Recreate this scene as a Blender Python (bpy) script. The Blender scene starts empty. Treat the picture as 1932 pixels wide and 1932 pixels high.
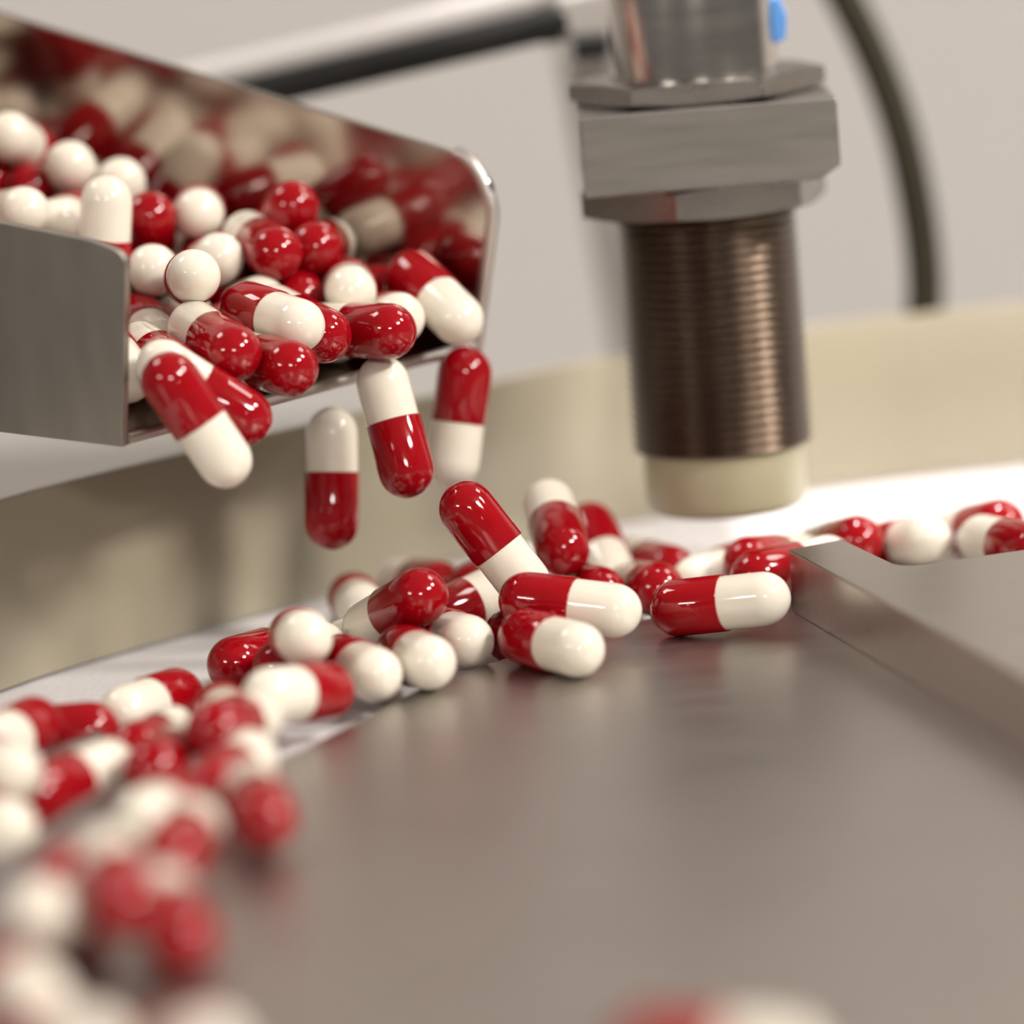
import bpy, bmesh, math, random
from mathutils import Vector, Matrix

# ------------------------------------------------------------------ camera
# all lengths below are centimetres; S turns them into metres
S = 0.01
FPX, PITCH, ROLL = 9577.0, math.radians(10.0), math.radians(4.7)
BACK = Vector((0, -math.cos(PITCH), math.sin(PITCH)))
UP0 = Vector((0, math.sin(PITCH), math.cos(PITCH)))
RIGHT0 = Vector((1, 0, 0))
RT = math.cos(ROLL) * RIGHT0 - math.sin(ROLL) * UP0
UPV = math.sin(ROLL) * RIGHT0 + math.cos(ROLL) * UP0
CAM = Vector((0.0, -59.78, 12.258))
scene = bpy.context.scene
cd = bpy.data.cameras.new('camera')
cam = bpy.data.objects.new('camera', cd)
scene.collection.objects.link(cam)
cd.lens = 100.0
cd.sensor_width = 1932.0 / FPX * 100.0
cd.sensor_fit = 'HORIZONTAL'
cd.clip_start, cd.clip_end = 0.01, 50.0
cam.matrix_world = Matrix(((RT.x, UPV.x, BACK.x, CAM.x * S), (RT.y, UPV.y, BACK.y, CAM.y * S),
                           (RT.z, UPV.z, BACK.z, CAM.z * S), (0, 0, 0, 1)))
cd.dof.use_dof = True
cd.dof.focus_distance = 61.2 * S
cd.dof.aperture_fstop = 5.0
scene.camera = cam
scene.cycles.max_bounces = 5; scene.cycles.diffuse_bounces = 2; scene.cycles.glossy_bounces = 3
scene.cycles.adaptive_threshold = 0.05

# ------------------------------------------------------------------ world, lamps, exposure
vs = scene.view_settings
vs.view_transform = 'Standard'; vs.look = 'None'; vs.gamma = 1.0; vs.use_curve_mapping = False
vs.exposure = -0.2
world = bpy.data.worlds.new('room_ambient'); scene.world = world
world.use_nodes = True
bgn = world.node_tree.nodes['Background']
bgn.inputs['Color'].default_value = (1.0, 0.94, 0.88, 1)
bgn.inputs['Strength'].default_value = 0.20

def lamp(name, loc, size, power, col=(1.0, 0.955, 0.905), aim=None, sy=None):
    l = bpy.data.lights.new(name, 'AREA'); l.shape = 'RECTANGLE'
    l.size = size * S; l.size_y = (sy or size) * S; l.energy = power; l.color = col
    o = bpy.data.objects.new(name, l); scene.collection.objects.link(o)
    o.location = Vector(loc) * S
    d = (Vector(aim) - Vector(loc)) if aim else Vector((0, 0, -1))
    o.rotation_euler = d.to_track_quat('-Z', 'Y').to_euler()
    return o
lamp('ceiling_or_fill_lamp', (190, -160, 178), 60, 105, sy=40, aim=(0, 0, 0))  # added fill, brightens the channel floor and guard at left
lamp('ceiling_or_fill_lamp', (215, -40, 178), 60, 55, sy=34)                    # the key, right of the machine
lamp('ceiling_or_fill_lamp', (49, -454, 178), 80, 72, sy=40, aim=(0, 0, 0))                      # behind the photographer
lamp('ceiling_or_fill_lamp', (-266, -306, 178), 90, 55, sy=50, aim=(0, 0, 0))
lamp('ceiling_or_fill_lamp', (-120, 60, 178), 60, 16)                     # added pair, brightens the back wall
lamp('ceiling_or_fill_lamp', (130, 60, 178), 60, 16)  # second added lamp for the back wall
lamp('ceiling_spot_lamp', (-420, -520, 178), 16, 8)
lamp('ceiling_spot_lamp', (260, -520, 178), 16, 8)
lamp('ceiling_spot_lamp', (-80, -760, 178), 16, 8)
sp = bpy.data.lights.new('channel_spot_lamp', 'SPOT'); sp.energy = 15.0; sp.color = (1.0, 0.95, 0.93)  # unseen spot for the blown-out right part of the channel floor
sp.spot_size = math.radians(16.5); sp.spot_blend = 0.5; sp.shadow_soft_size = 0.02
so = bpy.data.objects.new('channel_spot_lamp', sp); scene.collection.objects.link(so)
so.location = Vector((7.0, 8.6, 50)) * S
so.rotation_euler = (Vector((5.0, 8.9, 0)) - Vector((7.0, 8.6, 50))).to_track_quat('-Z', 'Y').to_euler()

# ------------------------------------------------------------------ measuring helpers
def ray(px, py): return -BACK + (px - 966) / FPX * RT - (py - 966) / FPX * UPV
def at(px, py, d): return CAM + d * ray(px, py)
def onz(px, py, z=0.0):
    r = ray(px, py); return CAM + r * ((z - CAM.z) / r.z)
def onplane(px, py, p0, n):
    r = ray(px, py); return CAM + r * ((p0 - CAM).dot(n) / r.dot(n))

# ------------------------------------------------------------------ materials
def mat(name, color, rough=0.4, metal=0.0, spec=0.5, coat=0.0):
    m = bpy.data.materials.new(name); m.use_nodes = True
    b = m.node_tree.nodes['Principled BSDF']
    b.inputs['Base Color'].default_value = (*color, 1); b.inputs['Roughness'].default_value = rough
    b.inputs['Metallic'].default_value = metal; b.inputs['Specular IOR Level'].default_value = spec
    b.inputs['Coat Weight'].default_value = coat; b.inputs['Coat Roughness'].default_value = 0.03
    return m, m.node_tree, b
def noise(nt, scale, stretch=(1, 1, 1), detail=4.0, rough=0.6, coord='Object', rot=(0, 0, 0)):
    tc = nt.nodes.new('ShaderNodeTexCoord'); mp = nt.nodes.new('ShaderNodeMapping')
    mp.inputs['Scale'].default_value = stretch; mp.inputs['Rotation'].default_value = rot
    nz = nt.nodes.new('ShaderNodeTexNoise'); nz.inputs['Scale'].default_value = scale
    nz.inputs['Detail'].default_value = detail; nz.inputs['Roughness'].default_value = rough
    nt.links.new(tc.outputs[coord], mp.inputs['Vector']); nt.links.new(mp.outputs['Vector'], nz.inputs['Vector'])
    return nz.outputs['Fac']
def ramp(nt, fac, a, b, p0=0.3, p1=0.7):
    r = nt.nodes.new('ShaderNodeValToRGB')
    r.color_ramp.elements[0].position = p0; r.color_ramp.elements[1].position = p1
    r.color_ramp.elements[0].color = (*a, 1); r.color_ramp.elements[1].color = (*b, 1)
    nt.links.new(fac, r.inputs['Fac']); return r.outputs['Color']
def bump(nt, b, fac, strength, dist):
    bp = nt.nodes.new('ShaderNodeBump'); bp.inputs['Strength'].default_value = strength
    bp.inputs['Distance'].default_value = dist
    nt.links.new(fac, bp.inputs['Height']); nt.links.new(bp.outputs['Normal'], b.inputs['Normal'])
def metal(name, a, c, rough, scale, stretch, bs=0.15, bd=0.00005, rv=0.06, rot=(0, 0, 0)):
    m, nt, b = mat(name, a, rough, 1.0)
    f = noise(nt, scale, stretch, rot=rot)
    nt.links.new(ramp(nt, f, a, c), b.inputs['Base Color'])
    mr = nt.nodes.new('ShaderNodeMapRange'); mr.inputs['To Min'].default_value = rough - rv; mr.inputs['To Max'].default_value = rough + rv
    nt.links.new(f, mr.inputs['Value']); nt.links.new(mr.outputs['Result'], b.inputs['Roughness'])
    if bs: bump(nt, b, f, bs, bd)
    return m
M = {}
M['red'], nt, b = mat('red_gelatin', (0.37, 0.003, 0.008), 0.055, 0, 0.5, 0.0)
nt.links.new(ramp(nt, noise(nt, 420.0), (0.29, 0.0015, 0.005), (0.34, 0.003, 0.008)), b.inputs['Base Color'])
M['white'], nt, b = mat('ivory_gelatin', (0.86, 0.79, 0.66), 0.07, 0, 0.5, 0.0)
nt.links.new(ramp(nt, noise(nt, 300.0), (0.84, 0.77, 0.64), (0.88, 0.81, 0.69)), b.inputs['Base Color'])
M['plate'] = metal('satin_plate_steel', (0.44, 0.41, 0.38), (0.49, 0.46, 0.425), 0.38, 60.0, (1, 6, 1), 0.04, 0.00002)
M['block'] = metal('brushed_block_steel', (0.46, 0.42, 0.385), (0.53, 0.49, 0.45), 0.30, 90.0, (1.2, 9, 9), 0.10)
M['tray_out'] = metal('satin_tray_steel', (0.38, 0.35, 0.31), (0.43, 0.40, 0.355), 0.36, 50.0, (5, 5, 1.0), 0.04)
M['mirror'] = metal('polished_tray_steel', (0.40, 0.345, 0.30), (0.43, 0.375, 0.33), 0.13, 30.0, (1, 1, 1), 0.0, 0, 0.02)
M['rim'] = metal('rim_steel', (0.52, 0.48, 0.44), (0.60, 0.56, 0.52), 0.45, 60.0, (1, 1, 1), 0.03)
M['floorpan'], nt, b = mat('blasted_channel_metal', (0.74, 0.70, 0.69), 0.55, 0.0, 0.5)
f = noise(nt, 1500.0, (1, 1, 1), 3.0); nt.links.new(ramp(nt, f, (0.78, 0.745, 0.745), (0.90, 0.87, 0.87)), b.inputs['Base Color']); bump(nt, b, f, 0.3, 0.00008)
M['guard'], nt, b = mat('cream_plastic', (0.34, 0.29, 0.2), 0.32, 0.0, 0.5)
f = noise(nt, 22.0, (1, 1, 0.35), 2.0); nt.links.new(ramp(nt, f, (0.35, 0.305, 0.215), (0.40, 0.355, 0.26)), b.inputs['Base Color'])
f2 = noise(nt, 120.0, (1, 1, 14), 3.0); bump(nt, b, f2, 0.08, 0.00005)
M['rail'] = metal('guide_strip_steel', (0.56, 0.52, 0.49), (0.62, 0.58, 0.55), 0.36, 60.0, (1, 1, 6), 0.03)
M['chrome'] = metal('turned_sensor_steel', (0.56, 0.52, 0.48), (0.62, 0.58, 0.54), 0.17, 70.0, (1, 1, 8), 0.03)
M['thread'] = metal('plated_thread_brass', (0.085, 0.06, 0.043), (0.11, 0.08, 0.058), 0.29, 80.0, (1, 1, 1), 0.03)
M['nut'] = metal('dull_nut_steel', (0.30, 0.27, 0.245), (0.36, 0.33, 0.30), 0.27, 60.0, (1, 1, 2), 0.05)
M['clamp'] = metal('milled_clamp_steel', (0.24, 0.22, 0.20), (0.31, 0.285, 0.26), 0.40, 60.0, (1.0, 1, 9), 0.22, 0.00015, 0.08, (0, 0.45, 0))
M['tip'], nt, b = mat('ivory_plastic_tip', (0.70, 0.64, 0.50), 0.35)
nt.links.new(ramp(nt, noise(nt, 60.0), (0.42, 0.39, 0.25), (0.46, 0.43, 0.285)), b.inputs['Base Color'])
M['blue'], nt, b = mat('blue_plastic', (0.10, 0.30, 0.72), 0.4)
nt.links.new(ramp(nt, noise(nt, 90.0), (0.09, 0.28, 0.70), (0.12, 0.33, 0.75)), b.inputs['Base Color'])
M['black'], nt, b = mat('black_plastic', (0.010, 0.010, 0.009), 0.6, 0, 0.25)
nt.links.new(ramp(nt, noise(nt, 90.0), (0.008, 0.008, 0.007), (0.014, 0.013, 0.012)), b.inputs['Base Color'])
M['pale'], nt, b = mat('rod_bright_tone', (0.80, 0.74, 0.70), 0.4)  # bright side of the rod put into a pale colour
nt.links.new(ramp(nt, noise(nt, 40.0), (0.66, 0.62, 0.59), (0.70, 0.66, 0.63)), b.inputs['Base Color'])
M['post'], nt, b = mat('grey_painted_post', (0.50, 0.465, 0.43), 0.5)
nt.links.new(ramp(nt, noise(nt, 30.0), (0.49, 0.455, 0.42), (0.52, 0.485, 0.45)), b.inputs['Base Color'])
M['cable'], nt, b = mat('olive_cable_sheath', (0.060, 0.053, 0.030), 0.6, 0, 0.2)
nt.links.new(ramp(nt, noise(nt, 60.0), (0.024, 0.02, 0.010), (0.032, 0.027, 0.014)), b.inputs['Base Color'])
M['wall'], nt, b = mat('warm_white_paint', (0.66, 0.61, 0.57), 0.8, 0, 0.2)
nt.links.new(ramp(nt, noise(nt, 1.2, (1, 1, 1), 3.0), (0.63, 0.59, 0.555), (0.655, 0.615, 0.58)), b.inputs['Base Color'])
M['ground'], nt, b = mat('grey_resin_floor', (0.22, 0.20, 0.18), 0.5)
nt.links.new(ramp(nt, noise(nt, 3.0), (0.20, 0.18, 0.165), (0.24, 0.22, 0.20)), b.inputs['Base Color'])
M['deck'] = metal('deck_steel', (0.40, 0.37, 0.34), (0.45, 0.42, 0.39), 0.4, 20.0, (1, 4, 1), 0.03)

# ------------------------------------------------------------------ object helpers
col = scene.collection
def link_mesh(name, verts, faces, material, parent=None, origin=None, smooth=False, bevel=0.0, segs=2, angle=30):
    """verts in cm, world; the object's origin is the parent's or ORIGIN"""
    o0 = Vector(origin) if origin is not None else (Vector(parent['o']) if parent is not None else Vector((0, 0, 0)))
    me = bpy.data.meshes.new(name)
    me.from_pydata([tuple((Vector(v) - o0) * S) for v in verts], [], faces)
    bm = bmesh.new(); bm.from_mesh(me)
    bmesh.ops.remove_doubles(bm, verts=bm.verts, dist=1e-7)
    bmesh.ops.recalc_face_normals(bm, faces=bm.faces)
    if bevel:
        es = [e for e in bm.edges if len(e.link_faces) == 2 and e.calc_face_angle(0) > math.radians(angle)]
        bmesh.ops.bevel(bm, geom=es, offset=bevel * S, segments=segs, profile=0.5, affect='EDGES', clamp_overlap=True)
    bm.to_mesh(me); bm.free()
    if smooth:
        for p in me.polygons: p.use_smooth = True
        me.set_sharp_from_angle(angle=math.radians(40))
    me.materials.append(material)
    o = bpy.data.objects.new(name, me); col.objects.link(o)
    if parent is not None: o.parent = parent
    else: o.location = o0 * S
    return o
def thing(name, label, cat, origin, group=None):
    o = bpy.data.objects.new(name, None); col.objects.link(o)
    o.empty_display_size = 0.01
    o.location = Vector(origin) * S; o['label'] = label; o['category'] = cat; o['o'] = tuple(origin)
    if group: o['group'] = group
    return o
def tag(o, label, cat, group=None):
    o['label'] = label; o['category'] = cat
    if group: o['group'] = group
    return o
def prism(poly, ext):
    """closed polygon (list of Vectors) swept by the vector EXT"""
    n = len(poly); ext = Vector(ext)
    v = [Vector(p) for p in poly] + [Vector(p) + ext for p in poly]
    f = [list(range(n))[::-1], list(range(n, 2 * n))] + [[i, (i + 1) % n, n + (i + 1) % n, n + i] for i in range(n)]
    return v, f
def lathe(profile, c, segs=48, caps=True, twist=None):
    """profile [(r, z)] about the vertical axis through C (cm)"""
    v, f = [], []
    for (r, z) in profile:
        for k in range(segs):
            a = 2 * math.pi * k / segs; v.append(Vector((c[0] + r * math.cos(a), c[1] + r * math.sin(a), z)))
    for i in range(len(profile) - 1):
        for k in range(segs):
            k2 = (k + 1) % segs; f.append([i * segs + k, i * segs + k2, (i + 1) * segs + k2, (i + 1) * segs + k])
    if caps:
        f.append(list(range(segs))[::-1]); f.append([(len(profile) - 1) * segs + k for k in range(segs)])
    return v, f
def catmull(pts, n=8):
    pts = [Vector(p) for p in pts]; q = [2 * pts[0] - pts[1]] + pts + [2 * pts[-1] - pts[-2]]
    out = []
    for i in range(1, len(q) - 2):
        for k in range(n):
            t = k / n; a, b_, c, d = q[i - 1], q[i], q[i + 1], q[i + 2]
            out.append(0.5 * ((2 * b_) + (c - a) * t + (2 * a - 5 * b_ + 4 * c - d) * t * t + (3 * b_ - a - 3 * c + d) * t ** 3))
    out.append(pts[-1]); return out
def tube(pts, r, segs=20):
    pts = [Vector(p) for p in pts]; v, f = [], []
    for i, p in enumerate(pts):
        d = (pts[min(i + 1, len(pts) - 1)] - pts[max(i - 1, 0)]).normalized()
        a = d.cross(Vector((0, 1, 0.01))).normalized(); c = d.cross(a)
        for k in range(segs):
            t = 2 * math.pi * k / segs; v.append(p + (a * math.cos(t) + c * math.sin(t)) * r)
    for i in range(len(pts) - 1):
        for k in range(segs):
            k2 = (k + 1) % segs; f.append([i * segs + k, i * segs + k2, (i + 1) * segs + k2, (i + 1) * segs + k])
    f.append(list(range(segs))); f.append([(len(pts) - 1) * segs + k for k in range(segs)][::-1])
    return v, f
def round_poly(pts, radii, n=6):
    """round the corners of a polygon given as 3D points"""
    out = []; N = len(pts)
    for i, p in enumerate(pts):
        r = radii[i]
        if not r: out.append(Vector(p)); continue
        p = Vector(p); a = (Vector(pts[i - 1]) - p).normalized(); c = (Vector(pts[(i + 1) % N]) - p).normalized()
        for k in range(n + 1):
            t = k / n; out.append((1 - t) ** 2 * (p + a * r) + 2 * t * (1 - t) * p + t * t * (p + c * r))
    return out

# ------------------------------------------------------------------ the room
def slab(name, lo, hi, m):
    lo, hi = Vector(lo), Vector(hi)
    o = link_mesh(name, *prism([(lo.x, lo.y, lo.z), (hi.x, lo.y, lo.z), (hi.x, hi.y, lo.z), (lo.x, hi.y, lo.z)], (0, 0, hi.z - lo.z)), m, origin=((lo.x + hi.x) / 2, (lo.y + hi.y) / 2, lo.z))
    o['kind'] = 'structure'; return o
slab('floor', (-450, -800, -100), (450, 140, -90), M['ground'])
slab('wall_back', (-450, 130, -90), (450, 140, 182), M['wall'])
slab('ceiling', (-450, -800, 182), (450, 140, 192), M['wall'])

# ------------------------------------------------------------------ machine: deck, channel, plate, guard
ZF = -0.25
deck = thing('machine_deck', 'dark steel machine deck hidden under the plate and the capsule channel', 'deck', (0, 5, -90))
link_mesh('top_sheet', *prism([(-45, -40, -2.4), (45, -40, -2.4), (45, 22, -2.4), (-45, 22, -2.4)], (0, 0, 2.0)), M['deck'], deck, bevel=0.1)
link_mesh('cabinet', *prism([(-42, -36, -90), (42, -36, -90), (42, 19, -90), (-42, 19, -90)], (0, 0, 87.6)), M['deck'], deck, bevel=0.3)
EDGE = [onz(*p) for p in [(-900, 2330), (0, 1720), (220, 1590), (540, 1425), (688, 1353), (792, 1298), (945, 1243), (1225, 1165), (1490, 1095), (1932, 1008), (3200, 800)]]
WALL = [onz(*p, ZF) for p in [(-500, 1490), (0, 1312), (130, 1268), (350, 1205), (620, 1130), (900, 1058), (1160, 995), (1540, 930), (1932, 885), (2500, 840)]]
ed = catmull([Vector((p.x, p.y, -0.24)) for p in EDGE], 6)
poly = ed + [Vector((30, ed[-1].y - 3, -0.24)), Vector((30, -36, -0.24)), Vector((-24, -36, -0.24)), Vector((-24, ed[0].y - 2, -0.24))]
pl = link_mesh('feed_plate', *prism(poly, (0, 0, 0.24)), M['plate'], origin=(3, -12, -0.24), bevel=0.05, segs=3)
tag(pl, 'wide satin grey steel plate in the foreground, catching capsules at its edge', 'plate')
wl = catmull(WALL, 8)
fl = [Vector((p.x, p.y + 0.3, -0.4)) for p in wl] + [Vector((p.x + 0.8, p.y - 0.9, -0.4)) for p in reversed(ed)]
fp = link_mesh('channel_floor_pan', *prism(fl, (0, 0, 0.15)), M['floorpan'], origin=(0, 4, -0.4))
tag(fp, 'pale matte channel floor running between the grey plate and the beige guard', 'channel')
def ribbon(line, th, z0, z1):
    out = []; n = len(line); off = []
    for i in range(n):
        d = (line[min(i + 1, n - 1)] - line[max(i - 1, 0)]); off.append(Vector((-d.y, d.x, 0)).normalized() * th)
    v = []; f = []
    for p, o in zip(line, off):
        v += [Vector((p.x, p.y, z0)), Vector((p.x, p.y, z1)), Vector((p.x + o.x, p.y + o.y, z1)), Vector((p.x + o.x, p.y + o.y, z0))]
    for i in range(n - 1):
        for k in range(4):
            k2 = (k + 1) % 4; f.append([4 * i + k, 4 * i + k2, 4 * i + 4 + k2, 4 * i + 4 + k])
    f.append([0, 1, 2, 3]); f.append([4 * n - 1, 4 * n - 2, 4 * n - 3, 4 * n - 4])
    return v, f
gw = link_mesh('channel_guard', *ribbon(wl, 0.16, ZF + 0.05, 2.1), M['guard'], origin=(wl[30].x, wl[30].y, ZF), smooth=True, bevel=0.025, segs=2, angle=50)
tag(gw, 'curved beige plastic guard wall behind the capsule channel', 'guard')
def strip(pxs, ztop, lab):
    ln = catmull([onz(x, y, ztop) for x, y in pxs], 6)
    o = link_mesh('guide_strip', *ribbon(ln, 0.07, ZF, ztop), M['rail'], origin=(ln[0].x, ln[0].y, ZF), smooth=True, bevel=0.015, angle=50)
    tag(o, lab, 'guide strip', 'guide strips at the left of the channel')
strip([(-260, 1560), (0, 1462), (100, 1416), (196, 1376)], 0.2, 'thin pale steel guide strip, rear one of two at the left picture edge')
strip([(-260, 1850), (0, 1640), (100, 1560), (160, 1514), (215, 1480)], 0.2, 'thin grey steel guide strip, front one of two at the left picture edge')

# the block at the right
HB = 0.78
A, B = onz(1487, 1037, HB), onz(1588, 1017, HB)
Cn, D = onz(1700, 1070, HB), onz(1932, 1037, HB)
Ef = onz(1932, 1280, HB)
far = D + (D - Cn) * 6; nearp = A + (Ef - A) * 2.6
bp_ = round_poly([A, B, Cn, far, Vector((far.x + 4, nearp.y, HB)), nearp], [0, 0, 0.35, 0, 0, 0])
gb = link_mesh('guide_block', *prism([Vector((p.x, p.y, 0.0)) for p in bp_], (0, 0, HB)), M['block'], origin=(A.x, A.y, 0), bevel=0.018, segs=2)
tag(gb, 'angled brushed steel guide block on the plate at the right', 'block')

# ------------------------------------------------------------------ the tray
M1, M2 = at(240, 820, 60), at(893, 645, 64.5)
tv = (at(0, 790, 60.8) - M1).normalized()
mv = (M2 - M1) - (M2 - M1).dot(tv) * tv
TW = mv.length; mv.normalize()
nv = mv.cross(tv)
if nv.z < 0: nv = -nv
TL = 11.0
tray = thing('chute_tray', 'tilted polished steel chute tray full of capsules at the upper left', 'tray', M1 + tv * 6)
P2 = M1 + mv * TW; s2 = (M2 - P2).dot(tv)
th = 0.13
link_mesh('pan_floor', *prism([M1, M2, P2 + tv * TL, M1 + tv * TL], -nv * th), M['mirror'], tray, bevel=0.02)
def onwall(px, py, p0): return onplane(px, py, p0, mv)
n1, n2, n3 = onwall(247, 478, M1), onwall(190, 452, M1), onwall(0, 415, M1)
slope = (n3 - n2).normalized()
nb = M1 - nv * th
near = round_poly([nb, n1, n2, n2 + slope * 9.2, nb + tv * TL], [0.0, 0.18, 0.25, 0, 0])
o = link_mesh('near_side_wall', *prism(near, -mv * 0.12), M['tray_out'], tray, bevel=0.025, segs=2)
f0, f1, f2, f3 = onwall(893, 645, P2), onwall(931, 350, P2), onwall(895, 300, P2), onwall(0, 25, P2)
f2 = f1 + (onwall(870, 292, P2) - f1)
fs = (f3 - f2).normalized()
fb = f0 - nv * th
farp = round_poly([fb, f1, f2, f2 + fs * 9.5, P2 - nv * th + tv * TL], [0, 0.22, 0.25, 0, 0])
link_mesh('far_side_wall', *prism(farp, mv * 0.12), M['mirror'], tray, bevel=0.02, segs=2)
rim = [f0 + (f1 - f0) * 0.0, f0 + (f1 - f0) * 0.9] 
rp = [f0 - nv * th + (f1 - f0) * (k / 14) for k in range(14)]
rp += round_poly([f1, f1, f2], [0, 0, 0])[:0]
cpts = [(1 - t) ** 2 * (f1 + (f0 - f1).normalized() * 0.3) + 2 * t * (1 - t) * (f1 * 0.5 + f2 * 0.5 + (f1 - f0).normalized() * 0.12) + t * t * (f2 + fs * 0.1) for t in [i / 8 for i in range(9)]]
rp = [p for p in rp if (p - f1).length > 0.32] + cpts
link_mesh('rolled_rim', *tube([p + mv * 0.05 for p in rp], 0.085, 12), M['rim'], tray, smooth=True)
lip = [M1 - nv * 0.05, M1 * 0.5 + M2 * 0.5 - nv * 0.05, M2 - nv * 0.05]
link_mesh('mouth_lip', *tube(lip, 0.075, 12), M['rim'], tray, smooth=True)
link_mesh('end_wall', *prism([M1 + tv * TL, P2 + tv * TL, P2 + tv * TL + nv * 3.4, M1 + tv * TL + nv * 3.4], tv * 0.12), M['tray_out'], tray, bevel=0.02)

# ------------------------------------------------------------------ sensor, clamp, post
ax = at(1358, 760, 66.0)
AX = (ax.x, ax.y)
def ony(px, py, dy):
    """where the sight line meets the upright plane DY in front of the sensor axis"""
    r = ray(px, py); return CAM + r * ((AX[1] - dy - CAM.y) / r.y)
zt0, zt1 = ony(1375, 982, 1.05).z, ony(1355, 872, 1.16).z
zn0 = ony(1335, 416, 1.44).z
zb0, zb1 = ony(1100, 376, 1.78).z, ony(1095, 225, 1.78).z
zu0, zu1 = zb1 + 0.03, ony(1318, 156, 1.44).z
sensor = thing('proximity_sensor', 'upright threaded metal sensor with ivory tip hanging above the channel', 'sensor', (AX[0], AX[1], zt0))
link_mesh('sensing_tip', *lathe([(0.96, zt0), (1.02, zt0 + 0.05), (1.045, zt0 + 0.12), (1.05, zt1 + 0.1)], AX, 64), M['tip'], sensor, smooth=True)
prof = [(1.04, zt1), (1.09, zt1 + 0.03)]
z, pitch = zt1 + 0.06, 0.123
while z < zb1:
    prof += [(1.165, z), (1.165, z + 0.02), (1.085, z + pitch * 0.5), (1.085, z + pitch * 0.58)]; z += pitch
prof += [(1.165, z), (1.165, z + 0.02), (1.07, z + 0.05)]
ztop_thread = z + 0.05
thr = link_mesh('threaded_barrel', *lathe(prof, AX, 72), M['thread'], sensor)
for p in thr.data.polygons: p.use_smooth = True
thr.data.set_sharp_from_angle(angle=math.radians(70))
link_mesh('upper_barrel', *lathe([(1.07, ztop_thread - 0.02), (1.07, 9.6), (1.0, 9.7)], AX, 64), M['chrome'], sensor, smooth=True)
def hexnut(name, z0, z1, R, rot, rin):
    n, segs = 6, 8
    ring = []
    for k in range(6):
        a0, a1 = rot + k * math.pi / 3, rot + (k + 1) * math.pi / 3
        p0, p1 = Vector((math.cos(a0), math.sin(a0), 0)) * R, Vector((math.cos(a1), math.sin(a1), 0)) * R
        for j in range(segs): ring.append(p0.lerp(p1, j / segs))
    n = len(ring); v, f = [], []
    c = Vector((AX[0], AX[1], 0)); ap = R * math.cos(math.pi / 6)
    def cham(p): return max(0.0, (p.length - ap * 1.01)) * 0.2
    for lev in range(4):
        for p in ring:
            if lev == 0: q = p.normalized() * rin; zz = z0
            elif lev == 1: q = p; zz = z0 + cham(p)
            elif lev == 2: q = p; zz = z1 - cham(p)
            else: q = p.normalized() * rin; zz = z1
            v.append(c + Vector((q.x, q.y, zz)))
        if lev in (0, 2):
            pass
    # flat rings at the chamfer circle
    def ringv(rad, zz): return [c + Vector((p.normalized().x * rad, p.normalized().y * rad, zz)) for p in ring]
    L = [v[0:n], ringv(ap * 0.99, z0), v[n:2 * n], v[2 * n:3 * n], ringv(ap * 0.99, z1), v[3 * n:4 * n]]
    vv = [q for l in L for q in l]
    for i in range(5):
        for k in range(n): f.append([i * n + k, i * n + (k + 1) % n, (i + 1) * n + (k + 1) % n, (i + 1) * n + k])
    for k in range(n): f.append([5 * n + k, 5 * n + (k + 1) % n, (k + 1) % n, k])
    o = link_mesh(name, vv, f, M['nut'], sensor, bevel=0.0)
    for p in o.data.polygons: p.use_smooth = True
    o.data.set_sharp_from_angle(angle=math.radians(25))
    return o
hexnut('hex_nut', zu0, zu1, 1.66, math.radians(-2), 1.09)
hexnut('hex_nut', zn0, zb0 - 0.02, 1.66, math.radians(15), 1.17)
bt = ony(1466, 42, 0.3); a0 = Vector((bt.x, bt.y, 0))
zb_ = bt.z
link_mesh('blue_tab', *prism([Vector((AX[0] + 1.02, AX[1] - 0.3, zb_ - 0.28)), Vector((AX[0] + 1.18, AX[1] - 0.28, zb_ - 0.22)), Vector((AX[0] + 1.21, AX[1] - 0.28, zb_ + 0.05)), Vector((AX[0] + 1.12, AX[1] - 0.28, zb_ + 0.32)), Vector((AX[0] + 1.0, AX[1] - 0.3, zb_ + 0.3))], (0.03, 0.5, 0)), M['blue'], sensor, bevel=0.03)

# clamp block with a real bore, chamfered lower right edge, and the arm to the post
br = thing('mounting_bracket', 'milled steel clamp block gripping the threaded sensor', 'bracket', (AX[0], AX[1], zb0))
xl, xr = ony(1098, 300, 1.78).x - AX[0], ony(1584, 270, 1.78).x - AX[0]
yf = -1.78; yb = 1.78
def rect_ring(x0, x1, y0, y1, ringang):
    out = []
    for a in ringang:
        dx, dy = math.cos(a), math.sin(a); t = 1e9
        if dx > 1e-9: t = min(t, x1 / dx)
        if dx < -1e-9: t = min(t, x0 / dx)
        if dy > 1e-9: t = min(t, y1 / dy)
        if dy < -1e-9: t = min(t, y0 / dy)
        out.append((dx * t, dy * t))
    return out
angs = sorted(set([2 * math.pi * k / 48 for k in range(48)] + [math.atan2(y, x) % (2 * math.pi) for x in (xl, xr) for y in (yf, yb)] + [math.atan2(y, xr - 0.26) % (2 * math.pi) for y in (yf, yb)]))
full = rect_ring(xl, xr, yf, yb, angs)
low = [(min(x, xr - 0.26), y) for x, y in full]
inn = [(1.175 * math.cos(a), 1.175 * math.sin(a)) for a in angs]
rings = [(inn, zb0), (low, zb0), (full, zb0 + 0.16), (full, zb1), (inn, zb1)]
vv, ff = [], []; n = len(angs)
for rg, z_ in rings: vv += [Vector((AX[0] + x, AX[1] + y, z_)) for x, y in rg]
for i in range(5):
    for k in range(n): ff.append([i * n + k, i * n + (k + 1) % n, ((i + 1) % 5) * n + (k + 1) % n, ((i + 1) % 5) * n + k])
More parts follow.
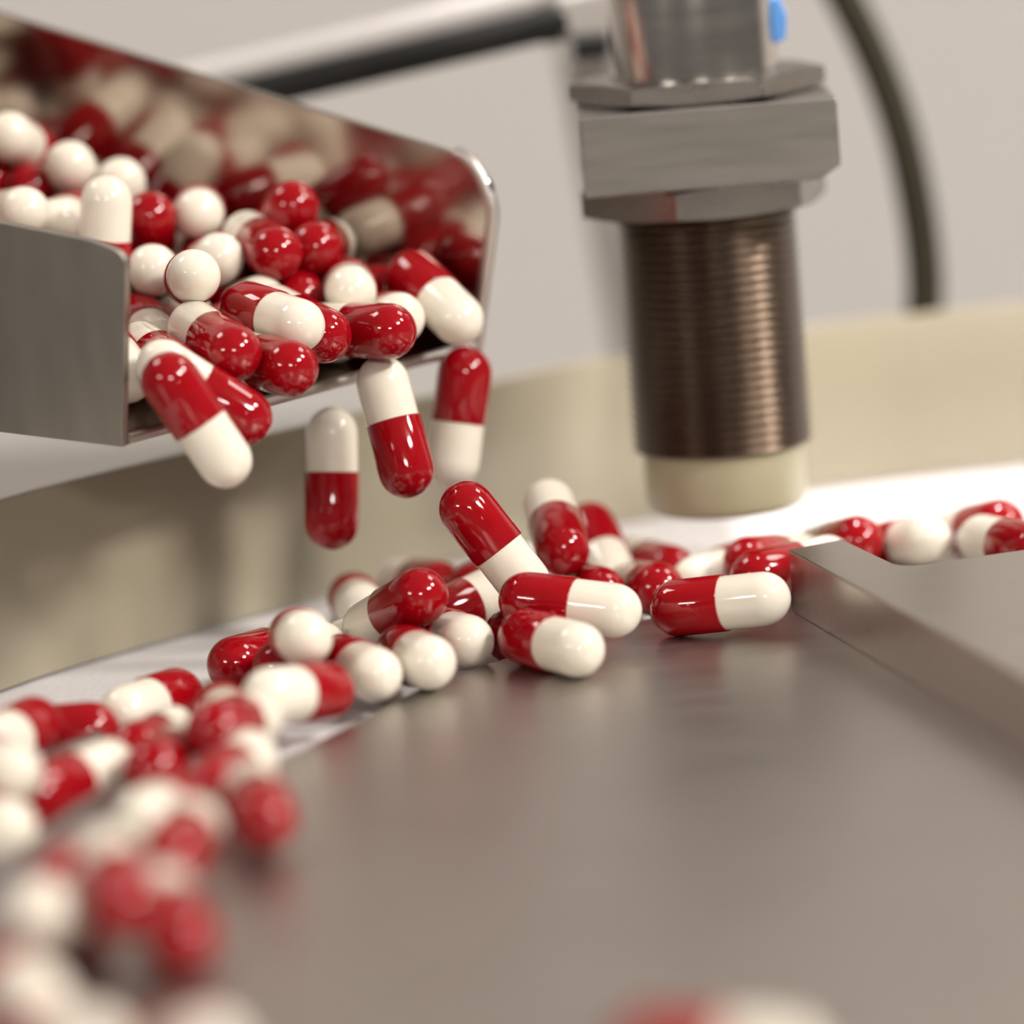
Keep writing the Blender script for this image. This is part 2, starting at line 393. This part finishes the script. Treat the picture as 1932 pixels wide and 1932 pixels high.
link_mesh('clamp_block', vv, ff, M['clamp'], br, bevel=0.022, segs=2, angle=35)
pd = 78.0
plt, plb = at(1040, 40, pd), at(1160, 690, pd)
py_ = plb.y
link_mesh('arm', *prism([Vector((AX[0] - 0.9, AX[1] + 1.7, zb0 + 0.1)), Vector((AX[0] + 0.7, AX[1] + 1.7, zb0 + 0.1)), Vector((AX[0] + 0.7, py_ + 0.2, zb0 + 0.1)), Vector((AX[0] - 0.9, py_ + 0.2, zb0 + 0.1))], (0, 0, zb1 - zb0 - 0.2)), M['clamp'], br, bevel=0.03)
lean = (plt - plb) / (plt.z - plb.z)
def pst(z, dx): q = plb + lean * (z - plb.z); return Vector((q.x + dx, py_ + 0.2, z))
post = link_mesh('support_post', *prism([pst(-0.4, 0), pst(11, 0), pst(11, 2.0), pst(-0.4, 2.0)], (0, 1.2, 0)), M['post'], origin=pst(-0.4, 1), bevel=0.06)
tag(post, 'pale grey blurred post standing behind the sensor', 'post')

# rod, its lit upper side as a pale tube, clamp, cable at the right
rd = 69.5
a_, b_ = at(420, 190, rd), at(1036, 46, rd)
rod = thing('black_rod', 'dark blurred rod running from the tray up to the sensor', 'rod', a_)
link_mesh('shaft', *tube([a_ + (a_ - b_) * 0.6, a_, b_], 0.23, 20), M['black'], rod, smooth=True)
link_mesh('end_cap', *tube([b_ - (b_ - a_).normalized() * 0.12, b_ + (b_ - a_).normalized() * 0.25], 0.26, 20), M['black'], rod, smooth=True)
a2, b2 = at(380, 142, rd + 0.7), at(1060, -20, rd + 0.7)
tb = link_mesh('rod_bright_side', *tube([a2 + (a2 - b2) * 0.7, a2, b2, b2 + (b2 - a2) * 0.4], 0.20, 20), M['pale'], origin=a2, smooth=True)
tag(tb, 'pale blurred tube shaped as the bright upper side of the dark rod', 'tube')
kc = at(1098, 50, rd - 0.2)
kn = thing('rod_clamp', 'small pale and black clamp joining dark rod and post behind sensor', 'clamp', kc)
link_mesh('clamp_body', *prism([kc + Vector((-0.38, 0, -0.12)), kc + Vector((0.5, 0, -0.2)), kc + Vector((0.5, 0, 0.5)), kc + Vector((-0.3, 0, 0.42))], (0, 0.7, 0)), M['post'], kn, bevel=0.08, segs=3)
kb = at(1112, 88, rd - 0.2)
link_mesh('clamp_knob', *tube([kb + Vector((-0.22, 0, 0)), kb + Vector((0.25, 0, 0.02))], 0.17, 18), M['black'], kn, smooth=True)
cb = link_mesh('hanging_cable', *tube(catmull([at(x, y, 74.0) for x, y in [(900, -1250), (1180, -700), (1390, -350), (1500, -160), (1580, -30), (1650, 110), (1700, 250), (1732, 400), (1745, 520), (1742, 600), (1725, 700), (1700, 860)]], 8), 0.27, 20), M['cable'], origin=at(1725, 700, 74), smooth=True)
tag(cb, 'dark olive blurred cable curving down at the right', 'cable')

# ------------------------------------------------------------------ capsules
RC, RB, HC = 0.345, 0.327, 0.555
def cap_profile():
    p = [(0.326, -0.065), (0.338, -0.075), (RC, -0.062), (RC, HC)]
    p += [(RC * math.cos(a), HC + RC * math.sin(a)) for a in [math.pi / 2 * k / 9 for k in range(1, 9)]]
    return p
def body_profile():
    p = [(RB * math.sin(a), -HC - RB * math.cos(a) - 0.012 * math.cos(a)) for a in [math.pi / 2 * k / 9 for k in range(1, 10)]]
    return p + [(RB, 0.05)]
def capsule_mesh(name, prof, pole, material):
    v, f = lathe(prof, (0, 0), 36, caps=False)
    k = len(v); v.append(Vector((0, 0, pole)))
    base = (len(prof) - 1) * 36 if pole > 0 else 0
    for i in range(36): f.append([base + i, base + (i + 1) % 36, k])
    o = link_mesh(name, v, f, material)
    for p in o.data.polygons: p.use_smooth = True
    me = o.data; bpy.data.objects.remove(o); return me
cap_me = capsule_mesh('cap', cap_profile(), HC + RC, M['red'])
body_me = capsule_mesh('body', body_profile(), -HC - RB - 0.012, M['white'])
def capsule(red, white, label, group):
    red, white = Vector(red), Vector(white)
    e = bpy.data.objects.new('capsule', None); col.objects.link(e); e.empty_display_size = 0.003
    e.location = (red + white) * 0.5 * S
    e.rotation_euler = (red - white).to_track_quat('Z', 'Y').to_euler()
    e['label'] = label; e['category'] = 'capsule'; e['group'] = group
    for nm, me in (('cap', cap_me), ('body', body_me)):
        c = bpy.data.objects.new(nm, me); col.objects.link(c); c.parent = e
GROUPS = {'F': 'capsules falling from the tray', 'P': 'capsules piled in the channel and on the plate', 'B': 'capsules piled in the channel and on the plate',
          'T': 'capsules heaped in the tray', 'X': 'capsules buried in the tray heap', 'Y': 'capsules buried in the channel pile'}
HIDDEN = {'X': 'red and white capsule lying deep in the tray heap, under or behind the others',
          'Y': 'red and white capsule lying low in the channel pile, hidden under the others'}
CAPS = [
('F', (-3.839, -1.266, 3.819), (-3.298, -1.325, 2.851), 'capsule tipping off the tray lip, red half up and white half down right'),
('F', (-3.066, -0.547, 3.207), (-3.943, -0.576, 3.887), 'capsule sliding off tray lip behind another, white half up, red half down right'),
('F', (-2.257, 2.765, 1.285), (-2.167, 2.957, 2.374), 'falling capsule, upright, white half up, leftmost of those below the tray lip'),
('F', (-1.249, 1.58, 2.064), (-1.448, 1.865, 3.118), 'falling capsule, upright, white half up and red half down, just below tray lip'),
('F', (-0.452, 3.559, 2.907), (-0.678, 3.37, 1.837), 'falling capsule, upright, red half up, rightmost one under the tray corner'),
('F', (-0.536, 0.7, 1.675), (0.068, 0.558, 0.755), 'capsule landing tilted on the pile, sharp red end up left, white end down right'),
('F', (0.588, 2.064, 0.84), (0.473, 3.099, 1.223), 'steep capsule behind the pile, white half up, red half leaning toward the viewer'),
('F', (0.989, 4.582, 0.613), (1.215, 3.627, 0.094), 'blurred capsule left of the white sensor tip, small red top and white lower half'),
('P', (1.895, 0.209, 0.345), (2.905, -0.238, 0.459), 'capsule lying alone on grey plate, red left, its white end touching the steel block'),
('P', (0.093, -0.127, 0.658), (1.113, -0.545, 0.528), 'capsule on the plate edge lying across the lowest one, red left, white right'),
('P', (0.055, -0.822, 0.345), (0.623, -1.776, 0.345), 'lowest capsule of the middle pile, white end pointing right over the plate'),
('P', (-0.12, 0.615, 0.095), (0.435, 1.576, 0.095), 'capsule mostly hidden behind the lowest middle capsule, red end showing'),
('P', (0.99, 1.951, 0.259), (0.69, 3.019, 0.209), 'capsule showing only a red dome between the middle pile and the blurred white capsule'),
('P', (1.951, 3.797, 0.107), (1.478, 4.801, 0.095), 'dark red capsule end below the white sensor tip, at the bright channel floor'),
('P', (1.712, 1.908, 0.262), (1.419, 2.97, 0.13), 'red capsule end with one round glint, left behind the lone plate capsule'),
('P', (3.011, 3.93, 0.095), (2.26, 3.112, 0.095), 'capsule with white half just behind the lone plate capsule'),
('P', (2.964, 1.757, 0.345), (3.864, 2.407, 0.345), 'capsule beside the steel block, red end just behind the lone plate capsule'),
('P', (2.915, 2.674, 0.345), (3.576, 3.552, 0.186), 'capsule with dark red dome, farther behind the lone plate capsule near the steel block'),
('B', (4.335, 3.526, 0.345), (3.888, 4.511, 0.095), 'pink washed out capsule behind the tip of the steel block, red end right'),
('B', (4.736, 4.261, 0.095), (5.182, 3.275, 0.345), 'pale capsule just beyond the steel block tip on the overexposed floor'),
('B', (6.174, 3.84, 0.345), (5.673, 4.798, 0.095), 'blurred capsule at the right picture edge, farther of the two there'),
('B', (6.414, 1.97, 0.345), (5.884, 2.945, 0.345), 'blurred capsule at the right picture edge, nearer of the two there'),
('P', (-1.126, 1.267, 0.204), (-0.228, 1.875, 0.44), 'capsule under the tilted landing one, white half right and red half low left'),
('P', (-1.015, 3.673, 0.175), (-1.504, 4.666, 0.095), 'dark blurred red capsule end against beige guard, left of the tilted landing capsule'),
('P', (-0.548, 3.029, 0.25), (-0.103, 4.035, 0.102), 'dark blurred red capsule end against the beige guard, behind the tilted landing capsule'),
('P', (-2.102, 3.841, 0.095), (-1.98, 2.74, 0.166), 'blurred capsule seen end on against beige guard, white end with dark red rim'),
('P', (-1.179, -0.456, 0.873), (-1.83, 0.31, 0.403), 'large glossy red capsule end pointing right, white half down left, left of pile'),
('P', (-1.601, 1.819, 0.095), (-2.137, 0.848, 0.101), 'small white capsule end right of the white ball shaped one'),
('P', (-2.624, -1.471, 0.72), (-2.495, -2.558, 0.902), 'capsule seen end on as a white ball with thin red rim on top of others'),
('P', (-3.447, -0.254, 0.191), (-2.798, 0.645, 0.153), 'glossy dark red capsule end at left, beside the white ball shaped capsule'),
('P', (-2.87, -1.021, 0.257), (-2.423, -0.005, 0.249), 'red capsule wedged under the white ball shaped capsule'),
('P', (-2.133, -1.063, 0.274), (-1.745, -2.103, 0.315), 'white capsule end pointing down right, below and right of the white ball shaped one'),
('P', (-1.422, -0.755, 0.269), (-1.112, -1.818, 0.345), 'bright white round capsule end cut off by the plate edge, red half behind'),
('P', (-1.028, 0.582, 0.194), (-0.662, -0.462, 0.281), 'pale pinkish white capsule end lying against the plate edge'),
('P', (-2.303, -2.89, 0.327), (-2.878, -3.818, 0.524), 'large capsule along the plate edge, blurred white left half, red right half'),
('P', (-3.41, -5.672, 0.569), (-3.035, -4.632, 0.469), 'blurred capsule with red half left, lying before the large white and red one'),
('P', (-3.542, -2.356, 0.095), (-3.387, -3.448, 0.22), 'pale capsule end peeking out behind the blurred red half'),
('P', (-4.124, -1.385, 0.095), (-4.622, -2.375, 0.164), 'capsule lying left on the pale channel floor, white end left, red end right'),
('P', (-5.603, -3.562, 0.342), (-5.988, -4.603, 0.366), 'capsule at left picture edge, white end toward viewer, red half behind'),
('P', (-5.022, -2.931, 0.095), (-6.132, -2.922, 0.095), 'red capsule half behind the rear thin guide strip at left'),
('P', (-5.383, -6.125, 0.095), (-4.675, -5.273, 0.166), 'red capsule with white right end, directly behind the front guide strip'),
('P', (-6.026, -7.134, 0.095), (-5.531, -8.117, 0.239), 'blurred white capsule end low left behind the front guide strip'),
('P', (-5.924, -6.119, 0.547), (-5.51, -7.146, 0.621), 'blurred white capsule end at the left picture edge between the two guide strips'),
('P', (-4.099, -5.924, 0.242), (-3.817, -4.851, 0.241), 'blurred red round capsule end in the lower left pile with white half behind'),
('P', (-4.388, -4.475, 0.145), (-4.075, -3.411, 0.095), 'dark red capsule behind the blurred round red end in the lower left pile'),
('P', (-3.369, -7.557, 0.359), (-3.045, -6.497, 0.412), 'blurred capsule with white right end above a red end, lower left pile'),
('P', (-2.761, -9.405, 0.422), (-2.914, -8.307, 0.484), 'blurred red capsule standing apart at right of the lower left pile'),
('P', (-3.759, -8.131, 0.345), (-3.984, -9.21, 0.479), 'large blurred white capsule end in the middle of the lower left pile'),
('P', (-3.587, -11.215, 0.566), (-3.462, -10.112, 0.568), 'blurred red capsule end just below the large blurred white one'),
('P', (-4.653, -11.513, 0.463), (-4.501, -10.419, 0.345), 'blurred red capsule at lower left, nearest to the front guide strip'),
('P', (-3.91, -13.827, 0.765), (-4.095, -12.747, 0.942), 'blurred dark red capsule in the lower left pile, left of the lowest red one'),
('P', (-3.409, -13.609, 0.346), (-3.63, -12.529, 0.481), 'lowest blurred red capsule of the lower left pile, pointing down right'),
('P', (-4.499, -12.524, 0.345), (-4.708, -13.562, 0.677), 'blurred pale white capsule near the left picture edge on the plate'),
('P', (-4.986, -14.58, 0.345), (-4.621, -15.626, 0.404), 'very blurred pale capsule in the lower left corner region'),
('P', (-3.327, -17.588, 0.345), (-2.908, -18.579, 0.62), 'very blurred white capsule cut by bottom picture edge at left'),
('P', (0.782, -19.016, 0.43), (1.869, -19.226, 0.345), 'very blurred capsule at the bottom picture edge right of centre, red left, white right'),
('P', (-4.562, -16.973, 0.345), (-3.951, -17.876, 0.552), 'very blurred pale capsule cut by the bottom left picture corner'),
('T', (-2.493, -0.033, 3.673), (-3.073, 0.911, 3.721), 'glossy red capsule end overhanging the tray lip at its middle'),
('T', (-3.142, -0.099, 3.917), (-3.625, 0.877, 4.132), 'glossy red capsule end on the tray floor, left of the one overhanging the lip'),
('T', (-3.849, 0.141, 3.724), (-4.302, 1.138, 3.905), 'red capsule half under the white topped sliding one, white end at tray side'),
('T', (-4.816, 0.866, 4.123), (-4.426, -0.104, 3.751), 'white capsule end against the inner near side of the tray'),
('T', (-4.43, 2.808, 4.028), (-4.152, 1.75, 3.844), 'white capsule half lying in tray below the white ball, left one of two'),
('T', (-3.393, 2.532, 3.845), (-3.567, 1.436, 3.85), 'white capsule half lying in tray below the white ball, right one of two'),
('T', (-4.242, 4, 3.836), (-3.821, 2.982, 3.973), 'cream capsule directly under the white ball shaped one in the tray'),
('T', (-3.687, 2.113, 4.568), (-3.588, 1.021, 4.737), 'capsule seen end on as a shiny white ball, in the tray'),
('T', (-4.876, 3.29, 4.364), (-4.728, 3.349, 5.463), 'capsule standing upright in the tray, long white half up, behind the near side'),
('T', (-4.768, 6.07, 4.692), (-4.667, 5.298, 5.484), 'blurred white capsule behind the upright white one in the tray'),
('T', (-4.26, 4.14, 5.128), (-4.395, 5, 4.438), 'red capsule standing right of the upright white one in the tray'),
('T', (-3.711, 5.474, 5.036), (-3.655, 4.368, 5.107), 'blurred white capsule right of the standing red one in the tray'),
('T', (-2.666, 2.951, 4.693), (-3.04, 3.99, 4.814), 'red ball like capsule end with white crescent behind it, middle of the tray'),
('T', (-2.453, 4.137, 5.115), (-2.88, 5.041, 4.634), 'blurred red ball like capsule end, highest in the middle of the tray'),
('T', (-3.337, 3.776, 3.93), (-2.906, 2.773, 4.135), 'white capsule half in tray, right of the white ball shaped one'),
('T', (-3.01, 1.587, 4.204), (-2.38, 0.682, 4.081), 'white capsule end directly behind the red one overhanging the tray lip'),
('T', (-2.103, 1.265, 3.855), (-2.697, 2.176, 4.078), 'red capsule slanting down right, between two white ones near tray lip'),
('T', (-1.826, 3.817, 4.128), (-1.774, 2.709, 4.174), 'upper white capsule of the two in the middle of the tray mouth'),
('T', (-2.269, 3.997, 3.695), (-2.019, 2.92, 3.599), 'lower white capsule of the two in the middle of the tray mouth'),
('T', (-1.315, 1.553, 3.797), (-2.114, 2.324, 3.785), 'red capsule end lying level at the right part of the tray lip'),
('T', (-1.415, 3.552, 3.681), (-1.201, 2.472, 3.821), 'white capsule end just behind the level red one at the tray lip'),
('T', (-0.992, 3.74, 4.163), (-0.48, 2.869, 3.704), 'rightmost capsule in the tray, white end down right, in the mirror corner'),
('T', (-1.333, 4.227, 3.935), (-2.307, 4.76, 3.942), 'dark red capsule behind the white ends at the right of the tray'),
('T', (-2.188, 3.485, 4.651), (-2.031, 4.581, 4.567), 'blurred red capsule behind the two white ones in the tray mouth'),
('T', (-2.431, 3.183, 4.072), (-2.579, 4.271, 4.237), 'small red capsule end with one pink glint in the middle of the tray'),
('T', (-5.802, 6.582, 5.787), (-6.063, 5.572, 6.167), 'blurred white capsule at the left picture edge, highest on the heap'),
('T', (-6.408, 5.851, 5.584), (-6.766, 6.902, 5.585), 'blurred red capsule at left picture edge, just above the near tray side'),
('T', (-5.856, 5.559, 5.47), (-5.753, 6.593, 5.081), 'blurred red capsule right of the red one at the left picture edge in tray'),
('T', (-5.174, 6.269, 5.163), (-5.298, 5.336, 5.75), 'blurred pale capsule left of the upright white one in the tray'),
('T', (-6.45, 4.42, 5.225), (-5.787, 3.547, 5.397), 'blurred white capsule just above the near tray side at far left'),
('T', (-5.217, 5.18, 5.104), (-5.454, 4.097, 5.153), 'capsule with red end showing just left of the upright white one'),
('T', (-4.28, 3.974, 4.447), (-4.204, 2.881, 4.622), 'white capsule end just left of the white ball shaped one in the tray'),
('T', (-3.378, 4.693, 4.5), (-3.954, 5.638, 4.423), 'red capsule lying level behind the white ball shaped one in the tray'),
('T', (-3.688, 4.16, 4.408), (-3.386, 3.123, 4.665), 'white capsule upper right of the white ball shaped one in the tray'),
('X', (-8.238, 6.747, 4.37), (-8.146, 7.849, 4.462), ''),
('X', (-9.02, 3.157, 4.103), (-8.368, 4.055, 4.137), ''),
('X', (-8.328, 1.954, 5.324), (-7.89, 1.664, 6.301), ''),
('X', (-7.766, 6.548, 4.914), (-7.555, 7.605, 4.647), ''),
('X', (-9.16, 4.534, 5.818), (-8.532, 5.44, 5.691), ''),
('X', (-8.409, 1.956, 6.659), (-7.959, 2.964, 6.77), ''),
('X', (-10.339, 8.436, 4.671), (-10.75, 7.64, 5.326), ''),
('X', (-11.148, 6.621, 5.726), (-11.456, 7.642, 5.42), ''),
('X', (-5.597, 1.313, 3.693), (-4.956, 2.218, 3.728), ''),
('X', (-7.277, 2.977, 6.04), (-6.647, 3.884, 6.153), ''),
('X', (-6.815, 2.655, 3.9), (-5.772, 3.033, 3.86), ''),
('X', (-7.113, 3.179, 6.761), (-7.561, 2.17, 6.642), ''),
('X', (-5.574, 6.088, 4.556), (-6.594, 6.489, 4.378), ''),
('X', (-12.438, 5.852, 5.285), (-11.901, 6.814, 5.421), ''),
('X', (-9.79, 8.163, 4.997), (-8.843, 7.816, 5.46), ''),
('X', (-9.156, 3.564, 5.818), (-9.411, 2.536, 5.486), ''),
('X', (-7.094, 5.747, 5.639), (-7.499, 6.774, 5.522), ''),
('X', (-6.815, 1.132, 5.146), (-7.159, 2.184, 5.231), ''),
('X', (-11.046, 3.493, 4.297), (-11.211, 3.528, 5.394), ''),
('X', (-8.812, 5.832, 4.329), (-9.857, 5.459, 4.37), ''),
('X', (-10.851, 5.551, 5.417), (-10.075, 4.962, 5.948), ''),
('X', (-9.001, 7.674, 4.701), (-8.177, 7.152, 5.231), ''),
('X', (-6.596, 2.762, 4.577), (-7.66, 3.066, 4.658), ''),
('X', (-7.387, 1.407, 5.944), (-7.816, 1.692, 4.961), ''),
('X', (-8.495, 5.991, 6.194), (-9.067, 6.94, 6.132), ''),
('X', (-7.564, 5.518, 5.191), (-8.187, 6.073, 4.459), ''),
('X', (-11.772, 4.61, 4.526), (-11.533, 4.91, 5.568), ''),
('X', (-10.594, 9.221, 5.46), (-11.127, 8.248, 5.409), ''),
('X', (-7.866, 2.559, 6.079), (-8.916, 2.258, 5.882), ''),
('X', (-10.244, 4.635, 5.287), (-9.621, 4.042, 5.988), ''),
('X', (-9.658, 8.747, 4.651), (-8.688, 8.221, 4.534), ''),
('X', (-6.173, 0.856, 3.693), (-5.834, 1.03, 4.735), ''),
('X', (-9.452, 3.471, 6.512), (-10.497, 3.832, 6.421), ''),
('X', (-10.583, 6.461, 4.512), (-11.688, 6.521, 4.597), ''),
('X', (-12.049, 5.339, 4.516), (-10.954, 5.181, 4.424), ''),
('X', (-5.604, 5.3, 4.051), (-4.902, 6.16, 4.078), ''),
('X', (-9.918, 6.967, 6.642), (-10.561, 7.7, 6.11), ''),
('X', (-8.907, 7.051, 4.445), (-9.995, 6.839, 4.504), ''),
('X', (-10.739, 6.892, 5.035), (-11.798, 7.143, 4.817), ''),
('X', (-9.175, 5.748, 6.757), (-9.099, 5.8, 5.651), ''),
('X', (-10.666, 5.788, 4.457), (-11.734, 5.886, 4.744), ''),
('X', (-4.889, 3.802, 3.866), (-5.657, 4.594, 3.992), ''),
('X', (-9.752, 5.631, 5.79), (-9.466, 4.709, 5.242), ''),
('X', (-12.218, 4.128, 4.42), (-13.189, 4.653, 4.536), ''),
('X', (-8.997, 4.406, 4.241), (-9.319, 4.012, 5.228), ''),
('X', (-9.209, 7.183, 5.388), (-9.837, 7.613, 4.58), ''),
('X', (-10.056, 7.69, 5.471), (-10.077, 6.633, 5.133), ''),
('X', (-10.133, 5.418, 5.104), (-10.474, 4.687, 4.341), ''),
('X', (-10.403, 6.042, 5.017), (-11.468, 6.287, 5.212), ''),
('X', (-9.75, 6.032, 5.154), (-9.071, 5.179, 4.946), ''),
('X', (-10.641, 9.288, 4.77), (-11.173, 8.315, 4.721), ''),
('X', (-10.986, 3.373, 6.031), (-10.178, 2.9, 6.627), ''),
('X', (-7.335, 3.883, 4.077), (-7.882, 3.668, 5.018), ''),
('X', (-6.817, 1.157, 4.463), (-7.082, 2.231, 4.556), ''),
('X', (-8.637, 6.73, 5.486), (-7.799, 6.296, 6.07), ''),
('X', (-9.211, 3.427, 4.844), (-8.66, 2.569, 5.282), ''),
('X', (-8.346, 1.999, 4.632), (-9.317, 2.524, 4.747), ''),
('X', (-10.288, 8.396, 5.588), (-9.827, 7.888, 6.461), ''),
('X', (-9.922, 4.132, 6.968), (-10.907, 4.573, 6.71), ''),
('X', (-8.135, 5.444, 6.457), (-9.16, 5.023, 6.404), ''),
('X', (-11.922, 5.413, 5.196), (-11.41, 6.033, 5.961), ''),
('X', (-11.34, 4.211, 5.383), (-11.596, 3.895, 4.351), ''),
('X', (-7.041, 7.247, 5.008), (-7.124, 6.146, 4.898), ''),
('X', (-10.649, 4.035, 4.307), (-10.692, 3.979, 5.415), ''),
('X', (-8.578, 3.859, 4.818), (-8.291, 2.793, 4.7), ''),
('X', (-7.276, 4.186, 4.937), (-6.245, 4.022, 4.56), ''),
('X', (-8.274, 4.711, 4.181), (-8.796, 4.587, 5.152), ''),
('X', (-8.868, 5.946, 5.014), (-8.15, 5.099, 4.999), ''),
('X', (-6.749, 5.147, 5.779), (-7.558, 4.777, 5.115), ''),
('X', (-10.634, 3.205, 5.472), (-9.757, 3.011, 4.819), ''),
('X', (-11.162, 4.462, 4.366), (-10.89, 4.781, 5.394), ''),
('X', (-12.145, 4.754, 5.966), (-12.369, 4.884, 4.887), ''),
('X', (-9.747, 2.689, 6.108), (-10.188, 3.647, 5.763), ''),
('X', (-12.307, 4.088, 6.166), (-12.719, 4.364, 5.173), ''),
('X', (-8.06, 3.786, 5.665), (-7.48, 4.68, 5.975), ''),
('X', (-10.745, 5.939, 6.102), (-10.323, 5.03, 6.58), ''),
('X', (-6.856, 5.375, 4.999), (-7.596, 5.665, 4.223), ''),
('X', (-6.338, 3.538, 3.946), (-6.954, 4.453, 4.072), ''),
('X', (-7.515, 3.375, 5.514), (-6.97, 4.33, 5.671), ''),
('X', (-12.847, 5.256, 4.566), (-12.315, 6.228, 4.615), ''),
('X', (-8.238, 7.944, 5.158), (-7.935, 7.725, 6.203), ''),
('X', (-10.035, 3.762, 5.112), (-9.75, 4.709, 4.609), ''),
('X', (-8.545, 3.318, 5.547), (-7.682, 2.636, 5.394), ''),
('X', (-10.464, 7.339, 4.582), (-11.499, 7.726, 4.691), ''),
('X', (-10.243, 6.065, 5.677), (-10.609, 7.111, 5.743), ''),
('X', (-9.64, 7.61, 7.822), (-10.142, 8.56, 7.545), ''),
('X', (-9.585, 8.625, 6.259), (-10.55, 9.159, 6.139), ''),
('X', (-11.137, 3.419, 6.736), (-10.326, 2.946, 7.328), ''),
('X', (-10.486, 9.085, 6.973), (-10.947, 8.149, 7.352), ''),
('X', (-8.118, 2.61, 7.553), (-9.03, 2.251, 7.033), ''),
('X', (-9.965, 4.447, 7.579), (-8.86, 4.403, 7.675), ''),
('X', (-10.138, 7.822, 7.072), (-9.638, 6.881, 7.385), ''),
('X', (-10.313, 5.018, 7.402), (-11.289, 4.489, 7.372), ''),
('X', (-9.18, 6.559, 5.054), (-9.529, 6.319, 6.08), ''),
('X', (-8.884, 5.053, 7.114), (-9.249, 4.042, 6.839), ''),
('X', (-11.514, 6.448, 6.917), (-12.146, 6.227, 6.032), ''),
('X', (-8.471, 5.633, 7.071), (-8.198, 6.613, 6.628), ''),
('X', (-10.504, 6.463, 7.075), (-11.248, 5.797, 6.591), ''),
('X', (-11.769, 3.744, 7.153), (-10.938, 3.261, 7.708), ''),
('X', (-12.09, 4.683, 7.539), (-11.278, 4.631, 8.294), ''),
('X', (-10.239, 6.404, 6.381), (-9.749, 5.414, 6.497), ''),
('X', (-9.1, 2.732, 6.344), (-8.498, 3.151, 7.178), ''),
('X', (-10.39, 5.672, 7.085), (-11.319, 5.083, 6.933), ''),
('X', (-10.765, 5.103, 8.065), (-11.691, 5.284, 7.479), ''),
('X', (-12.108, 4.033, 5.097), (-11.682, 3.751, 6.083), ''),
('X', (-13.086, 4.531, 5.84), (-12.555, 5.505, 5.875), ''),
('X', (-11.171, 5.343, 6.016), (-10.52, 4.448, 6.1), ''),
('X', (-8.201, 4.885, 7.06), (-8.613, 3.861, 7.176), ''),
('X', (-10.899, 3.949, 7.164), (-9.911, 3.528, 7.445), ''),
('X', (-10.797, 7.914, 6.717), (-11.549, 7.129, 6.94), ''),
('X', (-8.91, 6.604, 6.833), (-9.891, 6.15, 7.085), ''),
('X', (-8.296, 6.981, 7.247), (-7.482, 7.455, 6.66), ''),
('X', (-12.372, 4.089, 6.857), (-12.376, 4.035, 7.966), ''),
('X', (-7.268, 4.116, 6.344), (-7.91, 3.242, 6.103), ''),
('X', (-10.363, 8.426, 6.596), (-9.418, 8.488, 7.176), ''),
('X', (-12.993, 4.414, 7.148), (-12.456, 5.375, 7.288), ''),
('X', (-8.565, 7.28, 5.788), (-7.638, 6.901, 6.266), ''),
('X', (-8.063, 4.698, 6.385), (-8.083, 3.646, 6.737), ''),
('X', (-11.139, 6.498, 7.772), (-10.666, 7.36, 8.287), ''),
('X', (-11.066, 4.045, 5.997), (-11.609, 4.962, 6.308), ''),
('X', (-12.52, 5.415, 6.588), (-12.861, 4.366, 6.462), ''),
('X', (-8.705, 6.191, 7.5), (-9.046, 7.246, 7.546), ''),
('X', (-11.753, 6.933, 6.154), (-10.721, 6.869, 6.557), ''),
('X', (-9.313, 7.262, 6.798), (-9.068, 8.326, 6.6), ''),
('X', (-10.981, 5.837, 7.661), (-9.953, 5.472, 7.868), ''),
('X', (-7.234, 5.736, 7.083), (-7.534, 5.362, 6.081), ''),
('X', (-11.397, 7.583, 6.154), (-10.872, 8.561, 6.115), ''),
('X', (-8.648, 8.126, 6.045), (-8.607, 7.192, 6.643), ''),
('X', (-8.231, 7.811, 7.715), (-7.284, 7.307, 7.429), ''),
('X', (-10.914, 8.049, 8.069), (-11.438, 7.182, 7.616), ''),
('X', (-11.38, 4.054, 6.677), (-12.056, 4.907, 6.895), ''),
('X', (-12.207, 5.398, 7.934), (-11.803, 6.431, 7.961), ''),
('X', (-9.292, 7.87, 5.995), (-9.845, 6.913, 5.896), ''),
('X', (-10.686, 7.511, 7.363), (-10.177, 6.588, 7.709), ''),
('X', (-8.691, 4.046, 5.643), (-8.056, 4.952, 5.727), ''),
('X', (-8.573, 6.629, 8.263), (-9.659, 6.801, 8.111), ''),
('X', (-9.261, 8.477, 5.685), (-10.088, 8.958, 5.124), ''),
('X', (-8.877, 5.983, 8.138), (-9.978, 6.117, 8.173), ''),
('X', (-9.746, 4.579, 6.411), (-9.621, 5.112, 7.377), ''),
('X', (-8.752, 4.444, 6.365), (-8.592, 3.353, 6.238), ''),
('X', (-9.122, 7.938, 7.473), (-8.195, 7.834, 6.872), ''),
('X', (-12.693, 4.8, 7.905), (-11.914, 4.517, 8.643), ''),
('X', (-11.88, 5.91, 7.269), (-11.933, 5.552, 6.22), ''),
('X', (-9.61, 2.578, 6.848), (-9.214, 3.516, 7.288), ''),
('X', (-10.581, 4.231, 7.811), (-11.63, 3.901, 7.966), ''),
('X', (-7.818, 5.322, 7.436), (-7.891, 6.426, 7.342), ''),
('X', (-9.419, 5.773, 7.463), (-8.46, 5.302, 7.765), ''),
]
for key, red, white, label in CAPS:
    capsule(red, white, label or HIDDEN[key], GROUPS[key])
